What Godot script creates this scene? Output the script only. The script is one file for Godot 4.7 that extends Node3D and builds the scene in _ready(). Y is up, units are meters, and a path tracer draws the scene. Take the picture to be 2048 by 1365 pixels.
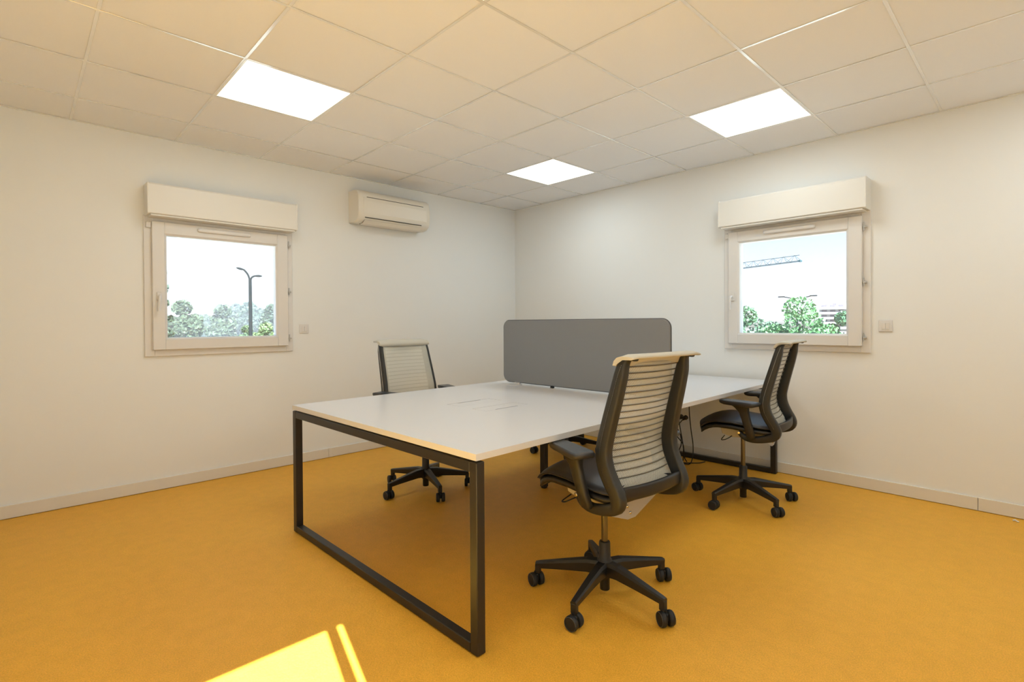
extends Node3D
# A small corner office: bench desk, task chairs, two windows, suspended ceiling.
# x = 0 is the left wall, z = 0 the right wall, y up, metres.

const H := 2.609            # ceiling height
const XB := 5.4             # far ends of the room, behind the camera
const ZB := 5.2
const OX := 0.47            # ceiling grid offset
const OZ := 0.568
const TILE := 0.6
const GROUND := -4.2        # the office is one floor up

var M := {}
var taken := {}
var rng := RandomNumberGenerator.new()

# ------------------------------------------------------------------ helpers
func stool() -> SurfaceTool:
	var st := SurfaceTool.new()
	st.begin(Mesh.PRIMITIVE_TRIANGLES)
	return st

func numbered(called: String) -> String:
	if not taken.has(called):
		taken[called] = 0
		return called
	taken[called] += 1
	return "%s_%03d" % [called, taken[called]]

func finish(st: SurfaceTool) -> ArrayMesh:
	st.generate_normals()
	return st.commit()

func node_of(mesh: Mesh, called: String, mat: Material, parent: Node) -> MeshInstance3D:
	var o := MeshInstance3D.new()
	o.name = called
	o.mesh = mesh
	o.material_override = mat
	o.cast_shadow = GeometryInstance3D.SHADOW_CASTING_SETTING_ON
	parent.add_child(o, true)
	return o

func part(parent: Node, called: String, st: SurfaceTool, mat: Material) -> MeshInstance3D:
	return node_of(finish(st), called, mat, parent)

func tag(o: Node, label: String, category: String, group := "") -> void:
	o.set_meta("label", label)
	o.set_meta("category", category)
	if group != "":
		o.set_meta("group", group)

func thing(called: String, label: String, category: String, at := Vector3.ZERO, turn := 0.0, group := "") -> Node3D:
	var o := Node3D.new()
	o.name = numbered(called)
	add_child(o)
	o.position = at
	o.rotation.y = turn
	tag(o, label, category, group)
	return o

func struct_mesh(called: String, st: SurfaceTool, mat: Material, label: String, category := "") -> MeshInstance3D:
	var o := part(self, called, st, mat)
	o.set_meta("kind", "structure")
	o.set_meta("label", label)
	o.set_meta("category", category if category != "" else called.split("_")[0])
	return o

func struct_node(called: String, label: String, category: String) -> Node3D:
	var o := Node3D.new()
	o.name = called
	add_child(o)
	o.set_meta("kind", "structure")
	o.set_meta("label", label)
	o.set_meta("category", category)
	return o

# quad a b c d, clockwise seen from its front
func quad(st: SurfaceTool, a: Vector3, b: Vector3, c: Vector3, d: Vector3, group := -1) -> void:
	st.set_smooth_group(group)
	for v in [a, b, c, a, c, d]:
		st.add_vertex(v)

func tri(st: SurfaceTool, a: Vector3, b: Vector3, c: Vector3, group := -1) -> void:
	st.set_smooth_group(group)
	for v in [a, b, c]:
		st.add_vertex(v)

# skin over a row of rings (each ring runs the same way round)
func loft(st: SurfaceTool, rings: Array, group := 0, caps := true, turned := false) -> void:
	var n: int = rings[0].size()
	for i in rings.size() - 1:
		for k in n:
			var a: Vector3 = rings[i][k]
			var b: Vector3 = rings[i][(k + 1) % n]
			var c: Vector3 = rings[i + 1][(k + 1) % n]
			var d: Vector3 = rings[i + 1][k]
			if turned:
				quad(st, d, c, b, a, group)
			else:
				quad(st, a, b, c, d, group)
	if caps:
		for e in 2:
			var ring: Array = rings[0] if e == 0 else rings[-1]
			var mid := Vector3.ZERO
			for v in ring:
				mid += v
			mid /= n
			for k in n:
				if (e == 0) != turned:
					tri(st, mid, ring[(k + 1) % n], ring[k])
				else:
					tri(st, mid, ring[k], ring[(k + 1) % n])

func round_rect(w: float, h: float, r: float, seg := 3) -> Array:
	var out := []
	r = minf(r, minf(w, h) * 0.499)
	for q in 4:
		var cx := (w * 0.5 - r) * (1 if q == 0 or q == 3 else -1)
		var cy := (h * 0.5 - r) * (1 if q < 2 else -1)
		for s in seg + 1:
			var a := PI / 2 * (q + float(s) / seg)
			out.append(Vector2(cx + cos(a) * r, cy + sin(a) * r))
	return out

# chamfered box
func bx(st: SurfaceTool, mid: Vector3, size: Vector3, bev := 0.002, basis := Basis.IDENTITY) -> void:
	var hs := size * 0.5
	var rings := []
	for lv in [[-hs.y, bev], [-hs.y + bev, 0.0], [hs.y - bev, 0.0], [hs.y, bev]]:
		var ring := []
		var i: float = lv[1]
		var x := hs.x - i
		var z := hs.z - i
		for v in [Vector2(x - bev, z), Vector2(x, z - bev), Vector2(x, -z + bev), Vector2(x - bev, -z), Vector2(-x + bev, -z), Vector2(-x, -z + bev), Vector2(-x, z - bev), Vector2(-x + bev, z)]:
			ring.append(mid + basis * Vector3(v.x, lv[0], v.y))
		rings.append(ring)
	loft(st, rings, -1, true, true)

func span(st: SurfaceTool, a: Vector3, b: Vector3, bev := 0.002) -> void:
	bx(st, (a + b) * 0.5, (b - a).abs(), bev)

# tube of a round section along a path
func tube(st: SurfaceTool, path: Array, r: float, sides := 8, group := 0, r_end := -1.0) -> void:
	var rings := []
	var n := path.size()
	var up := Vector3(0.123, 0.456, 0.881).normalized()
	for i in n:
		var t: Vector3 = (path[mini(i + 1, n - 1)] - path[maxi(i - 1, 0)]).normalized()
		up = (up - t * up.dot(t)).normalized()
		var side := t.cross(up)
		var rr := r if r_end < 0.0 else lerpf(r, r_end, float(i) / (n - 1))
		var ring := []
		for k in sides:
			var a := TAU * k / sides
			ring.append(path[i] + (up * cos(a) + side * sin(a)) * rr)
		rings.append(ring)
	loft(st, rings, group, true, true)

func smooth_path(pts: Array, step := 6) -> Array:
	var c := Curve3D.new()
	for i in pts.size():
		var p: Vector3 = pts[i]
		var t: Vector3 = (pts[mini(i + 1, pts.size() - 1)] - pts[maxi(i - 1, 0)]) / 6.0
		c.add_point(p, -t, t)
	var out := []
	for i in pts.size() - 1:
		for s in step:
			out.append(c.sample(i, float(s) / step))
	out.append(pts[-1])
	return out

# turned shape: profile of (radius, height) round the axis
func lathe(st: SurfaceTool, prof: Array, xf := Transform3D.IDENTITY, sides := 20, group := 0) -> void:
	var rings := []
	for q in prof:
		var ring := []
		for k in sides:
			var a := TAU * k / sides
			ring.append(xf * Vector3(cos(a) * q.x, q.y, sin(a) * q.x))
		rings.append(ring)
	loft(st, rings, group)

# flat outline (x, y) given a thickness along z, through a transform
func plate(st: SurfaceTool, outline: Array, z0: float, z1: float, xf := Transform3D.IDENTITY, bev := 0.0) -> void:
	var mid := Vector2.ZERO
	for v in outline:
		mid += v
	mid /= outline.size()
	var rings := []
	var levels := [[z0, 0.0], [z1, 0.0]] if bev <= 0.0 else [[z0, bev], [z0 + bev, 0.0], [z1 - bev, 0.0], [z1, bev]]
	for lv in levels:
		var ring := []
		for v in outline:
			var inward: Vector2 = (mid - v).normalized() * lv[1]
			ring.append(xf * Vector3(v.x + inward.x, v.y + inward.y, lv[0]))
		rings.append(ring)
	loft(st, rings, -1, true, true)

# slab cut into cells; cells in holes are left open
func slab(st: SurfaceTool, us: Array, vs: Array, holes: Array, t0: float, t1: float, place: Callable) -> void:
	var full := func(i, j): return i >= 0 and j >= 0 and i < us.size() - 1 and j < vs.size() - 1 and not holes.has(Vector2i(i, j))
	for i in us.size() - 1:
		for j in vs.size() - 1:
			if not full.call(i, j):
				continue
			var a: float = us[i]
			var b: float = us[i + 1]
			var c: float = vs[j]
			var d: float = vs[j + 1]
			quad(st, place.call(a, c, t1), place.call(a, d, t1), place.call(b, d, t1), place.call(b, c, t1))
			quad(st, place.call(b, c, t0), place.call(b, d, t0), place.call(a, d, t0), place.call(a, c, t0))
			if not full.call(i - 1, j):
				quad(st, place.call(a, c, t0), place.call(a, d, t0), place.call(a, d, t1), place.call(a, c, t1))
			if not full.call(i + 1, j):
				quad(st, place.call(b, c, t1), place.call(b, d, t1), place.call(b, d, t0), place.call(b, c, t0))
			if not full.call(i, j - 1):
				quad(st, place.call(a, c, t1), place.call(b, c, t1), place.call(b, c, t0), place.call(a, c, t0))
			if not full.call(i, j + 1):
				quad(st, place.call(a, d, t0), place.call(b, d, t0), place.call(b, d, t1), place.call(a, d, t1))

# ------------------------------------------------------------------ materials
func srgb(r: float, g: float, b: float) -> Color:
	return Color(r / 255.0, g / 255.0, b / 255.0)

func plain(c: Color, rough := 0.6, metal := 0.0, spec := 0.5) -> StandardMaterial3D:
	var m := StandardMaterial3D.new()
	m.albedo_color = c
	m.roughness = rough
	m.metallic = metal
	m.metallic_specular = spec
	m.cull_mode = BaseMaterial3D.CULL_DISABLED
	return m

func noise_tex(freq: float, seed_: int, ramp: Array, size := 512, octaves := 4, bump := 0.0) -> NoiseTexture2D:
	var f := FastNoiseLite.new()
	f.noise_type = FastNoiseLite.TYPE_SIMPLEX_SMOOTH
	f.seed = seed_
	f.frequency = freq
	f.fractal_octaves = octaves
	var t := NoiseTexture2D.new()
	t.width = size
	t.height = size
	t.seamless = true
	t.noise = f
	if bump > 0.0:
		t.as_normal_map = true
		t.bump_strength = bump
	elif not ramp.is_empty():
		var g := Gradient.new()
		g.offsets = PackedFloat32Array(ramp[0])
		g.colors = PackedColorArray(ramp[1])
		t.color_ramp = g
	return t

func grained(c: Color, vary: float, freq: float, scale: float, rough: float, bump := 0.0, seed_ := 1) -> StandardMaterial3D:
	var m := plain(Color.WHITE, rough)
	m.albedo_texture = noise_tex(freq, seed_, [[0.0, 0.5, 1.0], [c.darkened(vary), c, c.lightened(vary)]])
	m.uv1_triplanar = true
	m.uv1_world_triplanar = true
	m.uv1_scale = Vector3.ONE * scale
	if bump > 0.0:
		m.normal_enabled = true
		m.normal_texture = noise_tex(freq * 2.0, seed_ + 7, [], 512, 3, bump)
		m.normal_scale = 0.5
	return m

# lino: fine speckle over faint streaky marbling
func lino_texture() -> ImageTexture:
	var n := 1024
	var im := Image.create(n, n, false, Image.FORMAT_RGB8)
	var a := FastNoiseLite.new()
	a.seed = 4
	a.frequency = 0.012
	a.fractal_octaves = 3
	var b := FastNoiseLite.new()
	b.seed = 9
	b.frequency = 0.16
	b.fractal_octaves = 2
	var r := RandomNumberGenerator.new()
	r.seed = 21
	var c := Vector3(0.92, 0.682, 0.238)
	for y in n:
		for x in n:
			# tileable by folding
			var fx := absf(x - n * 0.5)
			var fy := absf(y - n * 0.5)
			var v := 1.0 + 0.022 * a.get_noise_2d(fx, fy) + 0.07 * b.get_noise_2d(fx, fy) + r.randf_range(-0.05, 0.05)
			if r.randf() < 0.0015:
				v *= 1.12
			im.set_pixel(x, y, Color(c.x * v, c.y * v, c.z * (v + (v - 1.0) * 0.8)))
	return ImageTexture.create_from_image(im)

# knitted mesh: diagonal cells with small holes
func mesh_texture() -> ImageTexture:
	var n := 64
	var im := Image.create(n, n, false, Image.FORMAT_RGBA8)
	for y in n:
		for x in n:
			var u := float(x) / n
			var v := float(y) / n
			var holes := 0.0
			for o in [Vector2(0.25, 0.25), Vector2(0.75, 0.75)]:
				var dx := absf(u - o.x) / 0.23
				var dy := absf(v - o.y) / 0.18
				holes = maxf(holes, clampf((1.0 - sqrt(dx * dx + dy * dy)) * 4.0, 0.0, 1.0))
			var thread := 0.93 + 0.07 * sin(u * TAU * 4.0) * cos(v * TAU * 2.0)
			im.set_pixel(x, y, Color(0.86 * thread, 0.845 * thread, 0.79 * thread, 1.0 - 0.95 * holes))
	return ImageTexture.create_from_image(im)

func make_materials() -> void:
	M.wall = grained(srgb(243, 243, 241), 0.006, 0.3, 2.0, 0.85, 0.0, 3)
	M.tile = grained(srgb(248, 248, 249), 0.006, 0.2, 1.7, 0.95, 0.0, 5)
	M.bar = plain(srgb(246, 245, 243), 0.13, 0.22, 0.6)
	M.floor = plain(Color.WHITE, 0.5, 0.0, 0.35)
	M.floor.albedo_texture = lino_texture()
	M.floor.uv1_triplanar = true
	M.floor.uv1_world_triplanar = true
	M.floor.uv1_scale = Vector3.ONE * 0.9
	M.floor.normal_enabled = true
	M.floor.normal_texture = noise_tex(0.12, 31, [], 512, 3, 1.2)
	M.floor.normal_scale = 0.25
	M.skirting = plain(srgb(232, 226, 215), 0.45)
	M.pvc = plain(srgb(232, 228, 224), 0.35)
	M.box = plain(srgb(238, 234, 226), 0.4)
	M.ac = plain(srgb(236, 230, 218), 0.38)
	M.gap = plain(srgb(70, 64, 56), 0.8)
	M.glass = plain(Color(0.93, 0.97, 0.97, 0.06), 0.02)
	M.glass.transparency = BaseMaterial3D.TRANSPARENCY_ALPHA
	M.steel = plain(srgb(150, 146, 140), 0.3, 0.8)
	M.chrome = plain(srgb(200, 196, 188), 0.14, 1.0)
	M.column = plain(srgb(120, 116, 110), 0.22, 1.0)
	M.black_metal = plain(srgb(38, 35, 33), 0.42)
	M.black = plain(srgb(33, 32, 32), 0.42)
	M.black_soft = plain(srgb(48, 49, 52), 0.38)
	M.seat = grained(srgb(52, 51, 55), 0.06, 0.2, 6.0, 0.42, 0.6, 12)
	M.frame = plain(srgb(41, 40, 37), 0.45)
	M.rubber = plain(srgb(26, 26, 27), 0.6)
	M.rim = plain(srgb(88, 88, 90), 0.35)
	M.melamine = plain(srgb(221, 219, 220), 0.3)
	M.plate_grey = plain(srgb(176, 174, 174), 0.38, 0.3)
	M.mechanism = plain(srgb(196, 186, 160), 0.5)
	M.screen = grained(srgb(138, 139, 142), 0.05, 0.35, 5.0, 0.95, 1.0, 17)
	M.screen_edge = plain(srgb(92, 92, 94), 0.9)
	M.mesh = plain(Color.WHITE, 0.85)
	M.mesh.albedo_texture = mesh_texture()
	M.mesh.transparency = BaseMaterial3D.TRANSPARENCY_ALPHA
	M.rail = grained(srgb(204, 198, 184), 0.08, 0.35, 9.0, 0.9, 1.0, 23)
	M.rod = plain(srgb(112, 105, 92), 0.6)
	M.hinge = plain(srgb(190, 186, 180), 0.35)
	M.cable = plain(srgb(28, 26, 25), 0.5)
	M.scrap = plain(srgb(238, 230, 218), 0.8)
	M.lamp = plain(Color.WHITE, 0.5)
	M.lamp.emission_enabled = true
	M.lamp.emission = Color(1.0, 0.985, 0.94)
	M.lamp.emission_energy_multiplier = 1.25
	M.lawn = plain(srgb(150, 150, 142), 0.9)
	M.facade = plain(srgb(150, 146, 146), 0.8)
	M.facade_glass = plain(srgb(104, 98, 106), 0.8, 0.0, 0.2)
	M.street = plain(srgb(24, 28, 31), 0.9, 0.0, 0.1)
	M.crane = plain(srgb(40, 62, 68), 0.9, 0.0, 0.1)
	M.bark = plain(srgb(52, 50, 48), 0.9)

# ------------------------------------------------------------------ the chair
# local axes: faces -z, x to its right, origin on the floor below the column
var PROF := [Vector2(0.330, 1.083), Vector2(0.300, 1.086), Vector2(0.279, 1.065), Vector2(0.268, 1.02), Vector2(0.250, 0.95), Vector2(0.222, 0.85), Vector2(0.197, 0.75), Vector2(0.192, 0.70), Vector2(0.202, 0.65), Vector2(0.226, 0.60), Vector2(0.250, 0.56), Vector2(0.258, 0.53), Vector2(0.246, 0.502), Vector2(0.205, 0.484), Vector2(0.15, 0.471), Vector2(0.105, 0.469), Vector2(0.066, 0.479), Vector2(0.038, 0.503)]
var DEPTH := [0.014, 0.020, 0.036, 0.048, 0.053, 0.057, 0.060, 0.062, 0.062, 0.060, 0.058, 0.056, 0.052, 0.046, 0.042, 0.040, 0.036, 0.028]
var HALF := [0.185, 0.188, 0.196, 0.200, 0.203, 0.208, 0.213, 0.215, 0.214, 0.211, 0.207, 0.205, 0.204, 0.204, 0.204, 0.204, 0.203, 0.203]
var LAT := [0.028, 0.034, 0.040, 0.042, 0.042, 0.042, 0.042, 0.042, 0.042, 0.043, 0.044, 0.045, 0.043, 0.038, 0.034, 0.032, 0.030, 0.028]

func prof_at(y: float) -> Array:   # [z centre, depth, half] of the upright part of the post at a height
	for i in range(2, 11):
		if y <= PROF[i].y and y >= PROF[i + 1].y:
			var t: float = (PROF[i].y - y) / (PROF[i].y - PROF[i + 1].y)
			return [lerpf(PROF[i].x, PROF[i + 1].x, t), lerpf(DEPTH[i], DEPTH[i + 1], t), lerpf(HALF[i], HALF[i + 1], t)]
	return [PROF[2].x, DEPTH[2], HALF[2]]

func chair_post(side: float) -> SurfaceTool:
	var st := stool()
	var pts := []
	for i in PROF.size():
		pts.append(Vector3(DEPTH[i], PROF[i].y, PROF[i].x))
	var rings := []
	var n := PROF.size()
	var steps := 3
	var path := []
	for i in n:
		path.append(Vector3(0, PROF[i].y, PROF[i].x))
	var fine := smooth_path(path, steps)
	for j in fine.size():
		var f := float(j) / steps
		var i := mini(int(f), n - 2)
		var t := f - i
		var d: float = lerpf(DEPTH[i], DEPTH[i + 1], t)
		var half: float = lerpf(HALF[i], HALF[i + 1], t)
		var lat: float = lerpf(LAT[i], LAT[i + 1], t)
		var tan_: Vector3 = (fine[mini(j + 1, fine.size() - 1)] - fine[maxi(j - 1, 0)]).normalized()
		var nor := Vector3(1, 0, 0).cross(tan_)
		var ring := []
		for q in round_rect(lat, d, 0.009, 2):
			ring.append(fine[j] + Vector3(side * half + q.x, 0, 0) + nor * q.y)
		rings.append(ring)
	loft(st, rings, 0, true, false)
	return st

func sag(x: float, half: float) -> float:      # the back is hollow: its middle lies further to the rear
	return 0.028 * (1.0 - pow(clampf(absf(x) / half, 0.0, 1.0), 2.0))

func make_chair() -> Node3D:
	var c := Node3D.new()
	# --- five-star base
	var st := stool()
	lathe(st, [Vector2(0.021, 0.022), Vector2(0.022, 0.024), Vector2(0.022, 0.075), Vector2(0.036, 0.085), Vector2(0.040, 0.125), Vector2(0.033, 0.158), Vector2(0.0265, 0.165), Vector2(0.0255, 0.232), Vector2(0.023, 0.238)], Transform3D.IDENTITY, 20)
	var base := part(c, "base", st, M.black)
	st = stool()
	var rings := []
	for q in [[0.020, 0.122, 0.052, 0.062], [0.08, 0.125, 0.047, 0.056], [0.16, 0.116, 0.040, 0.046], [0.24, 0.106, 0.034, 0.036], [0.300, 0.098, 0.029, 0.030], [0.318, 0.095, 0.026, 0.028]]:
		var ring := []
		for v in [Vector2(0.34, 0.5), Vector2(-0.34, 0.5), Vector2(-0.5, 0.28), Vector2(-0.40, -0.5), Vector2(0.40, -0.5), Vector2(0.5, 0.28)]:
			ring.append(Vector3(q[0], q[1] + v.y * q[3], v.x * q[2]))
		rings.append(ring)
	loft(st, rings, -1, true, false)
	bx(st, Vector3(0.307, 0.079, 0), Vector3(0.026, 0.044, 0.026), 0.004)
	var leg_mesh := finish(st)
	st = stool()
	for s in [-1.0, 1.0]:
		var xf := Transform3D(Basis(Vector3(1, 0, 0), PI / 2), Vector3(0.004, 0.0305, s * 0.0175))
		lathe(st, [Vector2(0.012, -0.011), Vector2(0.026, -0.011), Vector2(0.030, -0.008), Vector2(0.0305, 0.0), Vector2(0.030, 0.008), Vector2(0.026, 0.011), Vector2(0.012, 0.011)], xf, 22)
	bx(st, Vector3(0.002, 0.040, 0), Vector3(0.036, 0.034, 0.015), 0.005)
	tube(st, [Vector3(0, 0.05, 0), Vector3(0, 0.064, 0)], 0.008, 10)
	var caster_mesh := finish(st)
	var rim_mesh := []
	for s in [-1.0, 1.0]:
		var ring := []
		for k in 25:
			var a := TAU * k / 24
			ring.append(Vector3(0.004 + cos(a) * 0.0272, 0.0305 + sin(a) * 0.0272, s * 0.0290))
		st = stool()
		tube(st, ring, 0.0011, 5)
		rim_mesh.append(finish(st))
	var swivel := [-22.0, 12.0, -8.0, 24.0, -30.0]
	for k in 5:
		var a := TAU * k / 5
		var leg := node_of(leg_mesh, "base_leg", M.black, base)
		leg.rotation.y = -a
		var wheel := node_of(caster_mesh, "caster", M.rubber, base)
		wheel.position = Vector3(cos(a), 0, sin(a)) * 0.318
		wheel.rotation.y = deg_to_rad(swivel[k])
		for e in 2:
			var rim := node_of(rim_mesh[e], "caster_rim", M.rim, base)
			rim.transform = wheel.transform
	# --- column and mechanism
	st = stool()
	lathe(st, [Vector2(0.0145, 0.236), Vector2(0.0145, 0.47)], Transform3D.IDENTITY, 16)
	part(c, "gas_column", st, M.column)
	st = stool()
	plate(st, [Vector2(-0.11, 0.522), Vector2(0.16, 0.505), Vector2(0.19, 0.488), Vector2(0.15, 0.462), Vector2(-0.03, 0.452), Vector2(-0.095, 0.470)], -0.14, 0.14, Transform3D(Basis(Vector3(0, 0, 1), Vector3(0, 1, 0), Vector3(-1, 0, 0)), Vector3.ZERO), 0.006)
	var mech := part(c, "mechanism", st, M.mechanism)
	st = stool()
	tube(st, [Vector3(-0.215, 0.503, 0.038), Vector3(0.215, 0.503, 0.038)], 0.010, 12)
	part(mech, "pivot_rod", st, M.steel)
	for s in [-1.0, 1.0]:
		st = stool()
		lathe(st, [Vector2(0.009, 0.0), Vector2(0.009, 0.003), Vector2(0.006, 0.004)], Transform3D(Basis(Vector3(0, 0, 1), -s * PI / 2), Vector3(s * 0.2165, 0.503, 0.038)), 12)
		part(mech, "pivot_cap", st, M.chrome)
	for s in [-1.0, 1.0]:
		st = stool()
		tube(st, smooth_path([Vector3(s * 0.13, 0.462, -0.03), Vector3(s * 0.17, 0.455, -0.035), Vector3(s * 0.185, 0.440, -0.06), Vector3(s * 0.18, 0.436, -0.085), Vector3(s * 0.13, 0.456, -0.08)]), 0.003, 6)
		part(c, "lever", st, M.cable)
	# --- grey bracket plate under the rear of the seat
	var slope := Transform3D(Basis(Vector3(1, 0, 0), -0.04), Vector3(0, 0.46, 0.2))
	st = stool()
	plate(st, [Vector2(-0.200, -0.003), Vector2(-0.124, 0.035), Vector2(0.0, 0.030), Vector2(0.138, 0.034), Vector2(-0.036, -0.043), Vector2(-0.085, -0.044)], -0.0015, 0.0015, slope)
	var bracket := part(c, "bracket_plate", st, M.plate_grey)
	for q in [Vector2(-0.086, 0.010), Vector2(-0.069, -0.019)]:
		st = stool()
		lathe(st, [Vector2(0.0068, 0.0), Vector2(0.006, 0.004), Vector2(0.0025, 0.005)], slope * Transform3D(Basis(Vector3(1, 0, 0), PI / 2), Vector3(q.x, q.y, 0.0012)), 12)
		part(bracket, "screw", st, M.chrome)
	# --- seat: pan and cushion
	var W := 0.236
	for layer in 2:
		st = stool()
		rings = []
		for i in 15:
			var v := float(i) / 14
			var z0 := lerpf(-0.268, 0.225, v)
			var front := clampf(1.0 - v / 0.30, 0.0, 1.0)
			var rear := clampf((v - 0.85) / 0.15, 0.0, 1.0)
			var top := 0.574 - 0.052 * front * front - 0.018 * clampf((v - 0.5) / 0.5, 0.0, 1.0)
			var w := W - 0.022 * pow(rear, 2.0) - 0.028 * pow(front, 3.0)
			var ring := []
			var thick := 0.020 if layer == 0 else 0.034
			if layer == 1:
				top -= 0.024
				w -= 0.012
			var crown := 0.026 * (1.0 - 0.55 * front) if layer == 0 else 0.0
			var across := []
			for k in 13:
				across.append(lerpf(-1.0, 1.0, k / 12.0))
			for u in across:
				var edge: float = pow(absf(u), 6.0)
				var zz: float = z0 + 0.052 * u * u * clampf(1.0 - v * 1.4, 0.0, 1.0)
				ring.append(Vector3(u * w, top + crown * (1.0 - u * u) - 0.006 * edge, zz))
			for k in 13:
				var u: float = across[12 - k]
				var zz: float = z0 + 0.052 * u * u * clampf(1.0 - v * 1.4, 0.0, 1.0)
				ring.append(Vector3(u * (w - 0.004), top - thick + 0.006 * pow(absf(u), 6.0), zz + 0.004 * front))
			rings.append(ring)
		loft(st, rings, 0, true, false)
		if layer == 0:
			var cushion := part(c, "seat", st, M.seat)
			var line := []
			for s in [-1.0, 1.0]:
				line = []
				for i in 15:
					line.append((rings[i][0] if s < 0 else rings[i][12]) + Vector3(0, -0.002, 0))
				var ps := stool()
				tube(ps, line, 0.003, 6)
				part(cushion, "piping", ps, M.black)
		else:
			part(c, "seat_pan", st, M.black)
	# --- back: posts, rail, crossbar, mesh and its cross rods
	for s in [-1.0, 1.0]:
		part(c, "back_post", chair_post(s), M.frame)
	st = stool()
	rings = []
	var hook := [Vector2(0.244, 1.050), Vector2(0.250, 1.075), Vector2(0.264, 1.094), Vector2(0.290, 1.102), Vector2(0.320, 1.102), Vector2(0.342, 1.098), Vector2(0.345, 1.090), Vector2(0.335, 1.085), Vector2(0.312, 1.087), Vector2(0.286, 1.086), Vector2(0.268, 1.074), Vector2(0.258, 1.052)]
	for k in 15:
		var u := lerpf(-1.0, 1.0, k / 14.0)
		var x := u * 0.222
		var b := 0.5 * sag(x, 0.222)
		var shrink := 1.0 if absf(u) < 0.99 else 0.7
		var ring := []
		for q in hook:
			ring.append(Vector3(x, 1.075 + (q.y - 1.075) * shrink, q.x + b))
		rings.append(ring)
	loft(st, rings, 0, true, true)
	part(c, "top_rail", st, M.rail)
	st = stool()
	rings = []
	for k in 15:
		var x := lerpf(-0.196, 0.196, k / 14.0)
		var ring := []
		for q in round_rect(0.034, 0.058, 0.013, 3):
			ring.append(Vector3(x, 0.548 + q.y + q.x * 0.35, 0.246 + sag(x, 0.20) * 0.9 + q.x))
		rings.append(ring)
	loft(st, rings, 0, true, false)
	part(c, "crossbar", st, M.black)
	# woven mesh sheet, wrapped over the posts' front
	var ms := SurfaceTool.new()
	ms.begin(Mesh.PRIMITIVE_TRIANGLES)
	ms.set_smooth_group(0)
	var rows := 26
	var cols := 16
	var grid := []
	for i in rows + 1:
		var y := lerpf(0.552, 1.062, float(i) / rows)
		var pr := prof_at(y)
		var half: float = pr[2] + 0.0232
		var row := []
		for k in cols + 1:
			var u := lerpf(-1.0, 1.0, float(k) / cols)
			var z: float = pr[0] - pr[1] * 0.5 - 0.0035 + sag(maxf(absf(u * half) - 0.0, 0.0), pr[2] - 0.02)
			if k == 0 or k == cols:
				z += 0.030
			row.append([Vector3(u * half, y, z), Vector2(u * half, y) / 0.0085])
		grid.append(row)
	for i in rows:
		for k in cols:
			for q in [[i, k], [i + 1, k], [i + 1, k + 1], [i, k], [i + 1, k + 1], [i, k + 1]]:
				ms.set_uv(grid[q[0]][q[1]][1])
				ms.add_vertex(grid[q[0]][q[1]][0])
	ms.generate_normals()
	var sheet := node_of(ms.commit(), "back_mesh", M.mesh, c)
	for i in 18:
		var y := 0.598 + 0.0265 * i
		var pr := prof_at(y)
		var half: float = pr[2] - 0.016
		var line := []
		for k in 9:
			var x := lerpf(-half, half, k / 8.0)
			line.append(Vector3(x, y, pr[0] - pr[1] * 0.5 + 0.001 + sag(x, pr[2] - 0.02)))
		st = stool()
		tube(st, line, 0.0026, 6)
		part(sheet, "cross_rod", st, M.rod)
	# --- arms
	for s in [-1.0, 1.0]:
		st = stool()
		rings = []
		for q in [[0.108, 0.470, 0.222, 0.044, 0.036], [0.118, 0.490, 0.238, 0.052, 0.034], [0.112, 0.530, 0.250, 0.053, 0.032], [0.098, 0.590, 0.258, 0.055, 0.032], [0.084, 0.645, 0.262, 0.060, 0.034], [0.070, 0.676, 0.264, 0.085, 0.042], [0.062, 0.692, 0.266, 0.110, 0.054]]:
			var ring := []
			for v in round_rect(q[4], q[3], 0.011, 2):
				ring.append(Vector3(s * q[2] + v.x, q[1], q[0] + v.y))
			rings.append(ring)
		loft(st, rings, 0, true, true)
		var arm := part(c, "armrest", st, M.frame)
		st = stool()
		rings = []
		var pad := []
		for q in [Vector2(-0.030, -0.125), Vector2(0.030, -0.125), Vector2(0.042, -0.108), Vector2(0.047, 0.02), Vector2(0.049, 0.10), Vector2(0.042, 0.120), Vector2(-0.042, 0.120), Vector2(-0.049, 0.10), Vector2(-0.047, 0.02), Vector2(-0.042, -0.108)]:
			pad.append(q)
		for lv in [[0.688, 0.82], [0.694, 0.95], [0.703, 1.0], [0.712, 1.0], [0.717, 0.96], [0.7185, 0.88]]:
			var ring := []
			for q in pad:
				var turned: Vector2 = (q * float(lv[1])).rotated(-s * 0.27)
				ring.append(Vector3(s * 0.268 + turned.x, lv[0], 0.058 + turned.y))
			rings.append(ring)
		loft(st, rings, 0, true, true)
		part(arm, "arm_pad", st, M.black_soft)
	return c

func place_chair(proto: Node3D, first: bool, at: Vector2, turn: float, base_turn: float, label: String, lift := 0.0) -> void:
	var o: Node3D = proto if first else proto.duplicate()
	o.name = numbered("office_chair")
	add_child(o)
	o.position = Vector3(at.x, 0, at.y)
	o.rotation.y = deg_to_rad(turn)
	o.get_node("base").rotation.y = deg_to_rad(-base_turn - turn)
	for p in o.get_children():
		if p.name.begins_with("armrest"):
			p.position.y = lift
	for w in o.get_node("base").get_children():
		if w.name.begins_with("caster"):
			w.rotation.y += deg_to_rad(base_turn - 8.0)
	tag(o, label, "chair", "mesh back office chairs round the bench desk")

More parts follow.
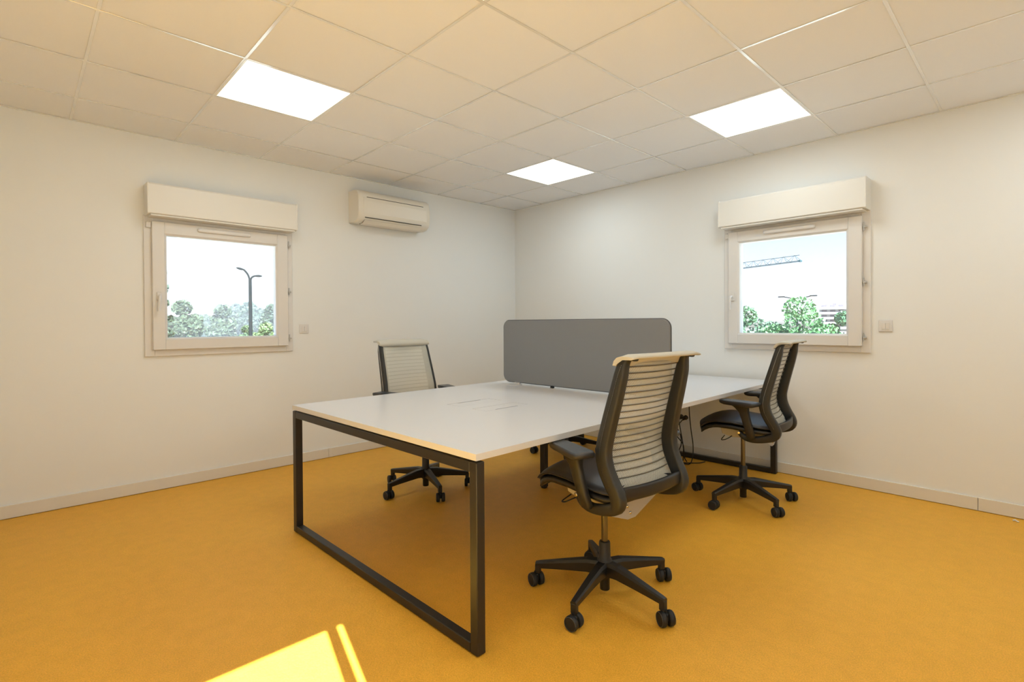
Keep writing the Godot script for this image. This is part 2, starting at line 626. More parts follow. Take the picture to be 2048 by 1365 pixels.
# ------------------------------------------------------------------ windows
# built in a frame of its own: u along the wall, y up, n out of the wall into the room
func window_unit(called: String, label: String, xf: Transform3D, u0: float, flip: float) -> void:
	# u0 = the end with the handle; flip = direction of u towards the hinges
	var w := struct_node(called, label, "window")
	w.transform = xf
	var at := func(u: float) -> float: return u0 + flip * u
	var bar := func(st: SurfaceTool, ua: float, ub: float, ya: float, yb: float, na: float, nb: float, bev: float) -> void:
		span(st, Vector3(at.call(ua), ya, na), Vector3(at.call(ub), yb, nb), bev)
	# fixed frame, 1.06 wide
	var st := stool()
	bar.call(st, 0.0, 0.062, 0.992, 2.03, -0.06, 0.020, 0.003)
	bar.call(st, 1.0, 1.06, 0.992, 2.03, -0.06, 0.020, 0.003)
	bar.call(st, 0.06, 1.002, 0.992, 1.052, -0.06, 0.020, 0.003)
	bar.call(st, 0.06, 1.002, 1.97, 2.03, -0.06, 0.020, 0.003)
	part(w, "frame", st, M.pvc)
	# opening sash
	st = stool()
	var so := [0.046, 1.012, 1.040, 1.984]
	var si := [0.125, 0.925, 1.118, 1.896]
	bar.call(st, so[0], si[0], so[2], so[3], 0.0205, 0.052, 0.004)
	bar.call(st, si[1], so[1], so[2], so[3], 0.0205, 0.052, 0.004)
	bar.call(st, si[0] - 0.002, si[1] + 0.002, so[2], si[2], 0.0205, 0.0518, 0.004)
	bar.call(st, si[0] - 0.002, si[1] + 0.002, si[3], so[3], 0.0205, 0.0518, 0.004)
	part(w, "sash", st, M.pvc)
	# glazing bead, sloping in towards the pane
	var gl := [0.137, 0.913, 1.129, 1.885]
	st = stool()
	var o4 := [Vector3(at.call(si[0] - 0.001), si[2] - 0.001, 0.050), Vector3(at.call(si[1] + 0.001), si[2] - 0.001, 0.050), Vector3(at.call(si[1] + 0.001), si[3] + 0.001, 0.050), Vector3(at.call(si[0] - 0.001), si[3] + 0.001, 0.050)]
	var m4 := [Vector3(at.call(gl[0]), gl[2], 0.040), Vector3(at.call(gl[1]), gl[2], 0.040), Vector3(at.call(gl[1]), gl[3], 0.040), Vector3(at.call(gl[0]), gl[3], 0.040)]
	var i4 := [Vector3(at.call(gl[0]), gl[2], -0.02), Vector3(at.call(gl[1]), gl[2], -0.02), Vector3(at.call(gl[1]), gl[3], -0.02), Vector3(at.call(gl[0]), gl[3], -0.02)]
	var b4 := [Vector3(at.call(si[0] - 0.03), si[2] - 0.03, -0.02), Vector3(at.call(si[1] + 0.03), si[2] - 0.03, -0.02), Vector3(at.call(si[1] + 0.03), si[3] + 0.03, -0.02), Vector3(at.call(si[0] - 0.03), si[3] + 0.03, -0.02)]
	loft(st, [o4, m4, i4, b4], -1, false)
	part(w, "glazing_bead", st, M.pvc)
	st = stool()
	bar.call(st, gl[0] - 0.005, gl[1] + 0.005, gl[2] - 0.005, gl[3] + 0.005, 0.006, 0.010, 0.0005)
	part(w, "glass_pane", st, M.glass)
	# trickle vent cover
	st = stool()
	var rings := []
	for q in [[0.0, 0.35], [0.004, 0.8], [0.015, 1.0], [0.365, 1.0], [0.376, 0.8], [0.38, 0.35]]:
		var ring := []
		for v in round_rect(0.026 * q[1], 0.030 * q[1], 0.009 * q[1], 3):
			ring.append(Vector3(at.call(0.335 + q[0]), 1.948 + v.y, 0.052 + 0.006 + v.x))
		rings.append(ring)
	loft(st, rings, 0, true, flip > 0)
	part(w, "vent_cover", st, M.pvc)
	# handle: rose and curved lever hanging down
	st = stool()
	var hu := 0.085
	bar.call(st, hu - 0.015, hu + 0.015, 1.40, 1.465, 0.050, 0.062, 0.004)
	part(w, "handle_plate", st, M.pvc)
	st = stool()
	tube(st, smooth_path([Vector3(at.call(hu), 1.435, 0.060), Vector3(at.call(hu), 1.435, 0.088), Vector3(at.call(hu - 0.003), 1.425, 0.100), Vector3(at.call(hu - 0.006), 1.39, 0.100), Vector3(at.call(hu - 0.010), 1.35, 0.096), Vector3(at.call(hu - 0.008), 1.325, 0.094)]), 0.0095, 8)
	part(w, "handle", st, M.pvc)
	# hinges and the striker at the top of the handle side
	for y in [1.905, 1.505, 1.106]:
		st = stool()
		tube(st, [Vector3(at.call(1.022), y - 0.030, 0.040), Vector3(at.call(1.022), y + 0.030, 0.040)], 0.0055, 8)
		bar.call(st, 1.016, 1.040, y - 0.010, y + 0.002, 0.020, 0.046, 0.002)
		part(w, "hinge", st, M.hinge)
	st = stool()
	bar.call(st, 0.012, 0.044, 1.935, 1.975, 0.020, 0.040, 0.003)
	bar.call(st, 0.020, 0.030, 1.972, 1.982, 0.022, 0.036, 0.002)
	part(w, "stay", st, M.pvc)

func shutter_box(label: String, xf: Transform3D, ua: float, ub: float) -> void:
	var b := thing("shutter_box", label, "shutter box")
	b.transform = xf
	var st := stool()
	var prof := [Vector2(0.0, 2.018), Vector2(0.146, 2.020), Vector2(0.152, 2.026), Vector2(0.152, 2.228), Vector2(0.146, 2.238), Vector2(0.135, 2.241), Vector2(0.0, 2.241)]
	var rings := []
	for u in [ua + 0.012, ub - 0.012]:
		var ring := []
		for q in prof:
			ring.append(Vector3(u, q.y, q.x))
		rings.append(ring)
	loft(st, rings, -1, true, false)
	part(b, "casing", st, M.box)
	for e in 2:
		st = stool()
		var cap := []
		for q in prof:
			cap.append(Vector2(q.x + (0.002 if q.x > 0.01 else 0.0), q.y + (0.002 if q.y > 2.1 else -0.002)))
		var u := ua if e == 0 else ub - 0.012
		plate(st, cap, u, u + 0.012, Transform3D(Basis(Vector3(0, 0, 1), Vector3(0, 1, 0), Vector3(1, 0, 0)), Vector3.ZERO), 0.003)
		part(b, "end_cap", st, M.box)
	st = stool()
	span(st, Vector3(ua + 0.02, 2.008, 0.012), Vector3(ub - 0.02, 2.019, 0.142), 0.002)
	part(b, "access_panel", st, M.box)

func light_switch(label: String, xf: Transform3D, u: float, y: float) -> void:
	var s := thing("light_switch", label, "switch")
	s.transform = xf
	var st := stool()
	bx(st, Vector3(u, y, 0.004), Vector3(0.082, 0.082, 0.008), 0.003)
	part(s, "cover_plate", st, M.pvc)
	for k in 2:
		st = stool()
		bx(st, Vector3(u + (k - 0.5) * 0.0225, y, 0.0095), Vector3(0.0215, 0.044, 0.005), 0.0012, Basis(Vector3(1, 0, 0), 0.05))
		part(s, "rocker", st, M.pvc)
	st = stool()
	bx(st, Vector3(u, y - 0.0255, 0.0095), Vector3(0.045, 0.004, 0.004), 0.001)
	part(s, "lower_trim", st, M.skirting)

# ------------------------------------------------------------------ outdoors
func leaf_tuft(st: SurfaceTool, p: Vector3, size: float, tint: Color, r: RandomNumberGenerator) -> void:
	var d := Vector3(r.randf_range(-1, 1), r.randf_range(-0.6, 1), r.randf_range(-1, 1)).normalized()
	var s := d.cross(Vector3(r.randf_range(-1, 1), r.randf_range(-1, 1), r.randf_range(-1, 1))).normalized()
	st.set_color(tint)
	st.set_smooth_group(-1)
	var q := [p - s * size * 0.5, p + d * size * 0.6, p + s * size * 0.5, p - d * size * 0.5]
	for k in [0, 1, 2, 0, 2, 3]:
		st.add_vertex(q[k])

func tree(called: String, label: String, at: Vector3, height: float, spread: float, low: float, tone: Color, leaf: float, count: int, seed_: int, lobes := 9, group := "") -> void:
	var r := RandomNumberGenerator.new()
	r.seed = seed_
	var t := thing(called, label, "tree", at, 0.0, group)
	var trunk := stool()
	tube(trunk, smooth_path([Vector3(0, 0, 0), Vector3(0.03 * height, height * 0.25, 0), Vector3(-0.01 * height, height * 0.5, 0.02 * height), Vector3(0, height * 0.8, 0)], 3), height * 0.028, 7, 0, height * 0.008)
	var centres := []
	for k in lobes:
		var a := r.randf() * TAU
		var rad := sqrt(r.randf()) * spread * 0.62
		var y := lerpf(low, height, 0.12 + 0.72 * r.randf())
		var c := Vector3(cos(a) * rad, y, sin(a) * rad)
		centres.append([c, spread * r.randf_range(0.24, 0.44)])
		tube(trunk, smooth_path([Vector3(0, height * 0.35, 0), Vector3(c.x * 0.4, lerpf(height * 0.35, c.y, 0.55), c.z * 0.4), c], 3), height * 0.010, 5, 0, height * 0.003)
	centres.append([Vector3(0, height - spread * 0.34, 0), spread * 0.36])
	var tm := part(t, "trunk", trunk, M.bark)
	tm.set_meta("label", "branching trunk")
	var st := stool()
	for k in count:
		var c: Array = centres[k % centres.size()]
		var d := Vector3(r.randf_range(-1, 1), r.randf_range(-1, 1), r.randf_range(-1, 1))
		while d.length() > 1.0 or d.length() < 0.2:
			d = Vector3(r.randf_range(-1, 1), r.randf_range(-1, 1), r.randf_range(-1, 1))
		d *= lerpf(1.0, 1.0 / d.length(), 0.45)
		var p: Vector3 = c[0] + d * float(c[1]) * Vector3(1.0, 0.85, 1.0)
		p.y = maxf(p.y, low)
		var f := r.randf_range(0.85, 1.15)
		leaf_tuft(st, p, leaf * r.randf_range(0.6, 1.3), Color(tone.r * f, tone.g * f, tone.b * f), r)
	part(t, "crown", st, M.leaves)

func conifer(called: String, label: String, at: Vector3, height: float, spread: float, tone: Color, seed_: int) -> void:
	var r := RandomNumberGenerator.new()
	r.seed = seed_
	var t := thing(called, label, "tree", at)
	var trunk := stool()
	tube(trunk, [Vector3.ZERO, Vector3(0, height * 0.6, 0), Vector3(0, height, 0)], height * 0.022, 7, 0, 0.02)
	var st := stool()
	for lv in 17:
		var y := lerpf(0.15, 0.99, lv / 16.0) * height
		var reach := spread * (1.05 - lv / 17.0)
		var n := 6 + lv % 3
		for k in n:
			var a := TAU * (k + r.randf() * 0.5) / n + lv
			var dir := Vector3(cos(a), 0, sin(a))
			var tip := dir * reach * r.randf_range(0.8, 1.1)
			tube(trunk, [Vector3(0, y, 0), tip * 0.5 + Vector3(0, y + 0.04, 0), tip + Vector3(0, y - 0.02, 0)], 0.02, 4, 0, 0.006)
			for m in 30:
				var q := r.randf_range(0.2, 1.02)
				var side := Vector3(-dir.z, 0, dir.x) * r.randf_range(-1, 1) * 0.28 * reach * (1.1 - q)
				var f := r.randf_range(0.75, 1.2)
				leaf_tuft(st, tip * q + side + Vector3(0, y + r.randf_range(-0.05, 0.05), 0), 0.16, Color(tone.r * f, tone.g * f, tone.b * f), r)
	part(t, "trunk", trunk, M.bark)
	part(t, "foliage", st, M.leaves)

var EYE := Vector3(4.565, 1.2242, 4.4368)
func away(dir: Vector3, dist: float, y := GROUND) -> Vector3:
	var f := Vector3(dir.x, 0, dir.z).normalized() * dist
	return Vector3(EYE.x + f.x, y, EYE.z + f.z)

# ------------------------------------------------------------------ the scene
func _ready() -> void:
	rng.seed = 5
	# ---- camera
	var yaw := -0.80607577
	var pitch := -0.00992215
	var roll := -0.00585185
	var focal := 1029.2345
	var fw := Vector3(sin(yaw) * cos(pitch), sin(pitch), -cos(yaw) * cos(pitch))
	var rt := Vector3(cos(yaw), 0, sin(yaw))
	var up := rt.cross(fw)
	var cam := Camera3D.new()
	cam.name = "camera"
	cam.near = 0.05
	cam.far = 600.0
	cam.projection = Camera3D.PROJECTION_FRUSTUM
	cam.size = cam.near * 1365.0 / focal
	cam.frustum_offset = Vector2(0, -26.0617 / focal * cam.near)
	cam.transform = Transform3D(Basis(rt * cos(roll) + up * sin(roll), -rt * sin(roll) + up * cos(roll), -fw), EYE)
	add_child(cam)
	cam.current = true
	# ---- sky
	var sky_mat := ProceduralSkyMaterial.new()
	sky_mat.sky_top_color = Color(0.56, 0.77, 0.97)
	sky_mat.sky_horizon_color = Color(0.97, 0.985, 1.0)
	sky_mat.sky_curve = 0.11
	sky_mat.sky_energy_multiplier = 1.15
	sky_mat.ground_bottom_color = Color(0.55, 0.56, 0.5)
	sky_mat.ground_horizon_color = Color(0.8, 0.82, 0.8)
	sky_mat.sun_angle_max = 12.0
	var sky := Sky.new()
	sky.sky_material = sky_mat
	var env := Environment.new()
	env.background_mode = Environment.BG_SKY
	env.sky = sky
	env.tonemap_mode = Environment.TONE_MAPPER_LINEAR
	env.tonemap_exposure = 1.2
	env.sdfgi_enabled = true
	env.ssao_enabled = true
	env.ssil_enabled = true
	env.volumetric_fog_enabled = true
	env.volumetric_fog_density = 0.0
	var we := WorldEnvironment.new()
	we.name = "world_environment"
	we.environment = env
	add_child(we)
	# ---- sun, through the tall window behind the camera
	var sun := DirectionalLight3D.new()
	sun.name = "sun"
	sun.light_color = Color(0.93, 0.98, 1.0)
	sun.light_energy = 12.5
	sun.light_angular_distance = 0.3
	sun.shadow_enabled = true
	add_child(sun)
	var travel := Vector3(-1.0, -0.7625, -0.255).normalized()
	sun.look_at_from_position(Vector3.ZERO, travel, Vector3.UP)

	make_materials()
	M.leaves = plain(Color.WHITE, 0.7)
	M.leaves.vertex_color_use_as_albedo = true
	M.leaves.backlight_enabled = true
	M.leaves.backlight = Color(0.06, 0.07, 0.06)

	build_room()
	build_ceiling()
	build_fittings()
	build_desk()
	var proto := make_chair()
	place_chair(proto, true, Vector2(3.183, 2.54), 84.0, 5.0, "nearest office chair seen from behind, ribbed beige mesh back, grey plate under seat")
	place_chair(proto, false, Vector2(3.12, 0.863), 95.5, 30.0, "office chair seen side on below the right window, at the far desk end")
	place_chair(proto, false, Vector2(1.374, 2.27), -87.8, 16.0, "office chair facing us across the white desk, in front of the left wall", 0.014)
	place_chair(proto, false, Vector2(1.38, 0.68), -92.0, 47.0, "office chair hidden behind the grey desk screen, only base and casters showing")
	build_cables()
	build_outdoors()

func build_room() -> void:
	var st := stool()
	span(st, Vector3(-0.3, -0.25, -0.3), Vector3(XB + 0.3, 0.0, ZB + 0.3), 0.0)
	struct_mesh("floor", st, M.floor, "mottled ochre orange linoleum floor", "floor")
	# walls: (u, y) slabs with the window openings left out
	var TW := 0.22
	st = stool()
	slab(st, [-TW, 2.775, 3.712, ZB + TW], [0.0, 1.055, 1.985, H + 0.25], [Vector2i(1, 1)], 0.0, -TW, func(u, v, t): return Vector3(t, v, u))
	struct_mesh("wall_left", st, M.wall, "white painted wall with the window and the air conditioner", "wall")
	st = stool()
	slab(st, [0.0, 2.685, 3.622, XB + TW], [0.0, 1.055, 1.985, H + 0.25], [Vector2i(1, 1)], 0.0, -TW, func(u, v, t): return Vector3(u, v, t))
	struct_mesh("wall_right", st, M.wall, "white painted wall behind the far desk end, with one window", "wall")
	st = stool()
	slab(st, [0.0, XB + TW], [0.0, H + 0.25], [], 0.0, TW, func(u, v, t): return Vector3(u, v, ZB + t))
	struct_mesh("wall_back", st, M.wall, "plain white wall behind the camera", "wall")
	# wall opposite the left wall: tall glazed opening that lets the sun in
	var z0 := 4.195
	var z1 := 5.05
	st = stool()
	slab(st, [0.0, z0, z1, ZB + 0.01], [0.0, 0.02, 2.36, H + 0.25], [Vector2i(1, 1)], 0.0, TW, func(u, v, t): return Vector3(XB + t, v, u))
	struct_mesh("wall_front", st, M.wall, "white wall behind the camera with a tall glazed opening", "wall")
	var w := struct_node("window_3", "tall glazed window behind the camera", "window")
	st = stool()
	for q in [[z0 - 0.01, 4.223], [4.246, 4.290], [z1 - 0.05, z1 + 0.01]]:
		span(st, Vector3(XB + 0.010, 0.02, q[0]), Vector3(XB + 0.030, 2.36, q[1]), 0.002)
	span(st, Vector3(XB + 0.010, 0.02, z0), Vector3(XB + 0.030, 0.09, z1), 0.002)
	span(st, Vector3(XB + 0.010, 2.172, z0), Vector3(XB + 0.030, 2.36, z1), 0.002)
	part(w, "frame", st, M.pvc)
	st = stool()
	span(st, Vector3(XB + 0.018, 0.08, z0 + 0.015), Vector3(XB + 0.022, 2.19, z1 - 0.04), 0.0003)
	part(w, "glass_pane", st, M.glass)
	# skirting boards, butt-jointed lengths
	var boards := struct_node("baseboard_left", "white skirting board along the left wall", "baseboard")
	for q in [[0.013, 2.4], [2.4015, 4.8], [4.8015, ZB]]:
		st = stool()
		span(st, Vector3(0.0, 0.003, q[0]), Vector3(0.012, 0.086, q[1]), 0.002)
		part(boards, "board", st, M.skirting)
	boards = struct_node("baseboard_right", "white skirting board along the right wall", "baseboard")
	for q in [[0.0, 1.86], [1.8615, 4.255], [4.2575, XB]]:
		st = stool()
		span(st, Vector3(q[0], 0.003, 0.0), Vector3(q[1], 0.086, 0.012), 0.002)
		part(boards, "board", st, M.skirting)

func build_ceiling() -> void:
	var st := stool()
	span(st, Vector3(-0.3, H + 0.25, -0.3), Vector3(XB + 0.3, H + 0.45, ZB + 0.3), 0.0)
	struct_mesh("ceiling_slab", st, M.wall, "slab above the suspended ceiling", "ceiling")
	var ceil := struct_node("ceiling", "suspended ceiling of white square tiles", "ceiling")
	var xs := [0.0]
	var x := OX
	while x < XB:
		xs.append(x)
		x += TILE
	xs.append(XB)
	var zs := [0.0]
	var z := OZ
	while z < ZB:
		zs.append(z)
		z += TILE
	zs.append(ZB)
	var lamps := [Vector2i(2, 1), Vector2i(2, 5), Vector2i(5, 1), Vector2i(5, 5), Vector2i(8, 1), Vector2i(8, 5)]
	for i in xs.size() - 1:
		for j in zs.size() - 1:
			if lamps.has(Vector2i(i, j)):
				continue
			var a := Vector3(xs[i] + 0.001, H + 0.0015, zs[j] + 0.001)
			var b := Vector3(xs[i + 1] - 0.001, H + 0.016, zs[j + 1] - 0.001)
			st = stool()
			span(st, a - (a + b) * 0.5, b - (a + b) * 0.5, 0.001)
			var t := part(ceil, "ceiling_tile", st, M.tile)
			t.position = (a + b) * 0.5 + Vector3(0, rng.randf() * 0.0015, 0)
			t.rotation = Vector3(rng.randf_range(-0.0012, 0.0012), 0, rng.randf_range(-0.0012, 0.0012))
	# carrier bars, a shade below the tiles
	for i in range(1, xs.size() - 1):
		st = stool()
		span(st, Vector3(xs[i] - 0.0075, H - 0.0003, 0.0), Vector3(xs[i] + 0.0075, H + 0.0012, ZB), 0.0008)
		part(ceil, "carrier_bar", st, M.bar)
	for j in range(1, zs.size() - 1):
		for i in xs.size() - 1:
			st = stool()
			span(st, Vector3(xs[i] + 0.0075, H - 0.0003, zs[j] - 0.0075), Vector3(xs[i + 1] - 0.0075, H + 0.0012, zs[j] + 0.0075), 0.0008)
			part(ceil, "carrier_bar", st, M.bar)
	for q in [[Vector3(0, H - 0.002, 0), Vector3(0.018, H + 0.0012, ZB)], [Vector3(0, H - 0.002, 0), Vector3(XB, H + 0.0012, 0.018)]]:
		st = stool()
		span(st, q[0], q[1], 0.0005)
		part(ceil, "edge_angle", st, M.bar)
	var names := ["square ceiling light panel nearest the room corner", "square ceiling light panel above the left window side", "square ceiling light panel above the right window side", "square ceiling light panel above the near desk end, outside the view", "square ceiling light panel far to the right, outside the view", "square ceiling light panel above the camera, outside the view"]
	for k in lamps.size():
		var q: Vector2i = lamps[k]
		var mid := Vector3((xs[q.x] + xs[q.x + 1]) * 0.5, H, (zs[q.y] + zs[q.y + 1]) * 0.5)
		var l := thing("ceiling_light", names[k], "ceiling light", mid, 0.0, "recessed square light panels")
		st = stool()
		for s in [-1.0, 1.0]:
			span(st, Vector3(s * 0.293 - 0.006, -0.001, -0.299), Vector3(s * 0.293 + 0.006, 0.012, 0.299), 0.001)
			span(st, Vector3(-0.287, -0.001, s * 0.293 - 0.006), Vector3(0.287, 0.012, s * 0.293 + 0.006), 0.001)
		part(l, "frame", st, M.bar)
		st = stool()
		span(st, Vector3(-0.287, 0.001, -0.287), Vector3(0.287, 0.010, 0.287), 0.0)
		part(l, "diffuser", st, M.lamp)
		var al := AreaLight3D.new()
		al.name = "panel_light"
		al.area_size = Vector2(0.57, 0.57)
		al.light_color = Color(0.90, 0.97, 1.0)
		al.light_energy = 0.575
		al.area_range = 12.0
		al.area_attenuation = 2.0
		al.shadow_enabled = true
		l.add_child(al)
		al.position = Vector3(0, -0.004, 0)
		al.rotation.x = -PI / 2

func build_fittings() -> void:
	# frames for the two walls: x = along the wall, z = into the room
	var left := Transform3D(Basis(Vector3(0, 0, -1), Vector3(0, 1, 0), Vector3(1, 0, 0)), Vector3.ZERO)   # u = -z
	var right := Transform3D.IDENTITY                                                                   # u = x
	window_unit("window_1", "white framed window in the left wall showing a street lamp and trees", left, -3.774, 1.0)
	window_unit("window_2", "white framed window in the right wall showing a crane and trees", right, 2.622, 1.0)
	shutter_box("white roller shutter box above the left window", left, -3.768, -2.716)
	shutter_box("white roller shutter box above the right window", right, 2.625, 3.679)
	light_switch("pale wall switch just right of the left window", left, -2.611, 1.183)
	light_switch("pale wall switch just right of the right window", right, 3.767, 1.187)
	# air conditioner: a moulded body swept along the wall
	var ac := thing("air_conditioner", "white wall mounted air conditioner between left window and room corner", "air conditioner")
	ac.transform = left
	var prof := [Vector2(0.0, 2.170), Vector2(0.10, 2.164), Vector2(0.150, 2.172), Vector2(0.185, 2.195), Vector2(0.200, 2.225), Vector2(0.205, 2.26), Vector2(0.205, 2.36), Vector2(0.200, 2.405), Vector2(0.185, 2.440), Vector2(0.155, 2.462), Vector2(0.11, 2.472), Vector2(0.0, 2.475)]
	var st := stool()
	var rings := []
	for q in [[-2.180, 0.955], [-2.172, 0.99], [-2.160, 1.0], [-1.420, 1.0], [-1.405, 0.985], [-1.395, 0.94]]:
		var ring := []
		for v in prof:
			ring.append(Vector3(q[0], 2.32 + (v.y - 2.32) * q[1], v.x * q[1]))
		rings.append(ring)
	loft(st, rings, 0, true, false)
	part(ac, "body", st, M.ac)
	st = stool()
	var panel := [Vector2(0.203, 2.232), Vector2(0.209, 2.25), Vector2(0.210, 2.36), Vector2(0.206, 2.392), Vector2(0.200, 2.39), Vector2(0.200, 2.24)]
	rings = []
	for u in [-2.135, -2.130, -1.445, -1.440]:
		var ring := []
		for v in panel:
			ring.append(Vector3(u, v.y, v.x - (0.004 if u == -2.135 or u == -1.440 else 0.0)))
		rings.append(ring)
	loft(st, rings, -1, true, false)
	part(ac, "front_panel", st, M.ac)
	st = stool()
	tube(st, [Vector3(-2.10, 2.396, 0.2015), Vector3(-1.48, 2.396, 0.2015)], 0.0028, 6)
	part(ac, "panel_seam", st, M.gap)
	st = stool()
	plate(st, [Vector2(0.095, 2.158), Vector2(0.150, 2.165), Vector2(0.184, 2.188), Vector2(0.190, 2.186), Vector2(0.153, 2.159), Vector2(0.097, 2.152)], -2.115, -1.50, Transform3D(Basis(Vector3(0, 0, 1), Vector3(0, 1, 0), Vector3(1, 0, 0)), Vector3.ZERO))
	part(ac, "louver", st, M.ac)
	for q in [[0.083, 2.1645], [0.196, 2.208]]:
		st = stool()
		tube(st, [Vector3(-2.115, q[1], q[0]), Vector3(-1.50, q[1], q[0])], 0.004, 6)
		part(ac, "outlet_slot", st, M.gap)
	# a scrap dropped by the skirting
	var sc := thing("paper_scrap", "tiny white scrap lying on the floor by the right skirting board", "scrap", Vector3(4.432, 0.0, 0.085))
	st = stool()
	tube(st, smooth_path([Vector3(-0.012, 0.005, 0.004), Vector3(-0.003, 0.009, -0.003), Vector3(0.004, 0.006, 0.004), Vector3(0.014, 0.004, 0.009)]), 0.0042, 6)
	part(sc, "curl", st, M.scrap)

func build_desk() -> void:
	var d := thing("bench_desk", "long white bench desk on black square steel frames", "desk", Vector3(2.272, 0, 1.6605), deg_to_rad(1.2))
	var hx := 0.8225
	var flat := func(u, v, t): return Vector3(v, t, u)
	for half in 2:
		# cut-outs for two cable flaps in each half
		var zc := 0.795 if half == 0 else -0.795
		var za := 0.001 if half == 0 else -1.6
		var zb := 1.6 if half == 0 else -0.001
		var st := stool()
		var us := [za, zc - 0.166, zc + 0.166, zb]
		var vs := [-hx, -0.172, -0.055, 0.055, 0.172, hx]
		slab(st, us, vs, [Vector2i(1, 1), Vector2i(1, 3)], 0.722, 0.747, flat)
		part(d, "tabletop", st, M.melamine)
		for s in [-1.0, 1.0]:
			# flap with a finger slot in the outer edge
			st = stool()
			var fus := [zc - 0.1622, zc - 0.088, zc + 0.088, zc + 0.1622]
			var fvs := [-0.1682, -0.156, -0.0588] if s < 0 else [0.0588, 0.156, 0.1682]
			slab(st, fus, fvs, [Vector2i(1, 0 if s < 0 else 1)], 0.727, 0.7466, flat)
			part(d, "cable_flap", st, M.melamine)
		st = stool()
		slab(st, [zc - 0.28, zc - 0.279, zc + 0.279, zc + 0.28], [-0.19, -0.189, 0.189, 0.19], [Vector2i(1, 1)], 0.64, 0.72, flat)
		span(st, Vector3(-0.19, 0.638, zc - 0.28), Vector3(0.19, 0.640, zc + 0.28), 0.0)
		part(d, "cable_tray", st, M.black_metal)
	# end frames: closed rectangles of square tube
	for s in [-1.0, 1.0]:
		var st := stool()
		var z0: float = s * 1.578
		var t := 0.0205
		var outer := [[-hx, -hx + 0.041, 0.0, 0.714], [hx - 0.041, hx, 0.0, 0.714], [-hx + 0.0405, hx - 0.0405, 0.0, 0.041], [-hx + 0.0405, hx - 0.0405, 0.672, 0.714]]
		for q in outer:
			span(st, Vector3(q[0], q[2] + 0.002, z0 - t), Vector3(q[1], q[3], z0 + t), 0.0028)
		part(d, "end_frame", st, M.black_metal)
	for x in [-0.29, 0.335]:
		var st := stool()
		span(st, Vector3(x - 0.02, 0.672, -1.557), Vector3(x + 0.02, 0.712, 1.557), 0.002)
		part(d, "rail", st, M.black_metal)
		st = stool()
		lathe(st, [Vector2(0.017, 0.0), Vector2(0.024, 0.004), Vector2(0.024, 0.012)], Transform3D(Basis.IDENTITY, Vector3(x, 0, -0.03)), 16)
		span(st, Vector3(x - 0.022, 0.010, -0.052), Vector3(x + 0.022, 0.673, -0.008), 0.003)
		part(d, "middle_leg", st, M.black_metal)
	for p in [Vector3(-hx + 0.06, 0, 1.578), Vector3(hx - 0.06, 0, 1.578), Vector3(-hx + 0.06, 0, -1.578), Vector3(hx - 0.06, 0, -1.578)]:
		var st := stool()
		lathe(st, [Vector2(0.012, 0.713), Vector2(0.012, 0.722)], Transform3D(Basis.IDENTITY, p), 10)
		part(d, "spacer", st, M.black_metal)
	# divider screen clamped across the middle
	var s := thing("desk_screen", "grey fabric divider screen with rounded corners standing across the desk", "screen", Vector3(2.285, 0.747, 1.632), deg_to_rad(1.2))
	var outline := []
	for v in round_rect(1.43, 0.478, 0.055, 8):
		outline.append(Vector2(v.x, v.y + 0.018 + 0.239))
	var st2 := stool()
	plate(st2, outline, -0.014, 0.014, Transform3D.IDENTITY, 0.004)
	part(s, "panel", st2, M.screen)
	st2 = stool()
	var edge := []
	for v in outline:
		edge.append(Vector3(v.x, v.y, 0.0))
	edge.append(edge[0])
	tube(st2, edge, 0.0055, 6)
	part(s, "edge_piping", st2, M.screen_edge)
	for x in [-0.57, 0.57]:
		st2 = stool()
		lathe(st2, [Vector2(0.060, 0.0), Vector2(0.060, 0.003), Vector2(0.057, 0.005)], Transform3D(Basis.IDENTITY, Vector3(x, 0.0005, 0.038)), 28)
		bx(st2, Vector3(x, 0.014, 0.0), Vector3(0.05, 0.026, 0.018), 0.002)
		part(s, "foot", st2, M.melamine)
	st2 = stool()
	bx(st2, Vector3(-0.213, 0.010, 0.006), Vector3(0.022, 0.018, 0.024), 0.002)
	part(s, "clip", st2, M.black)

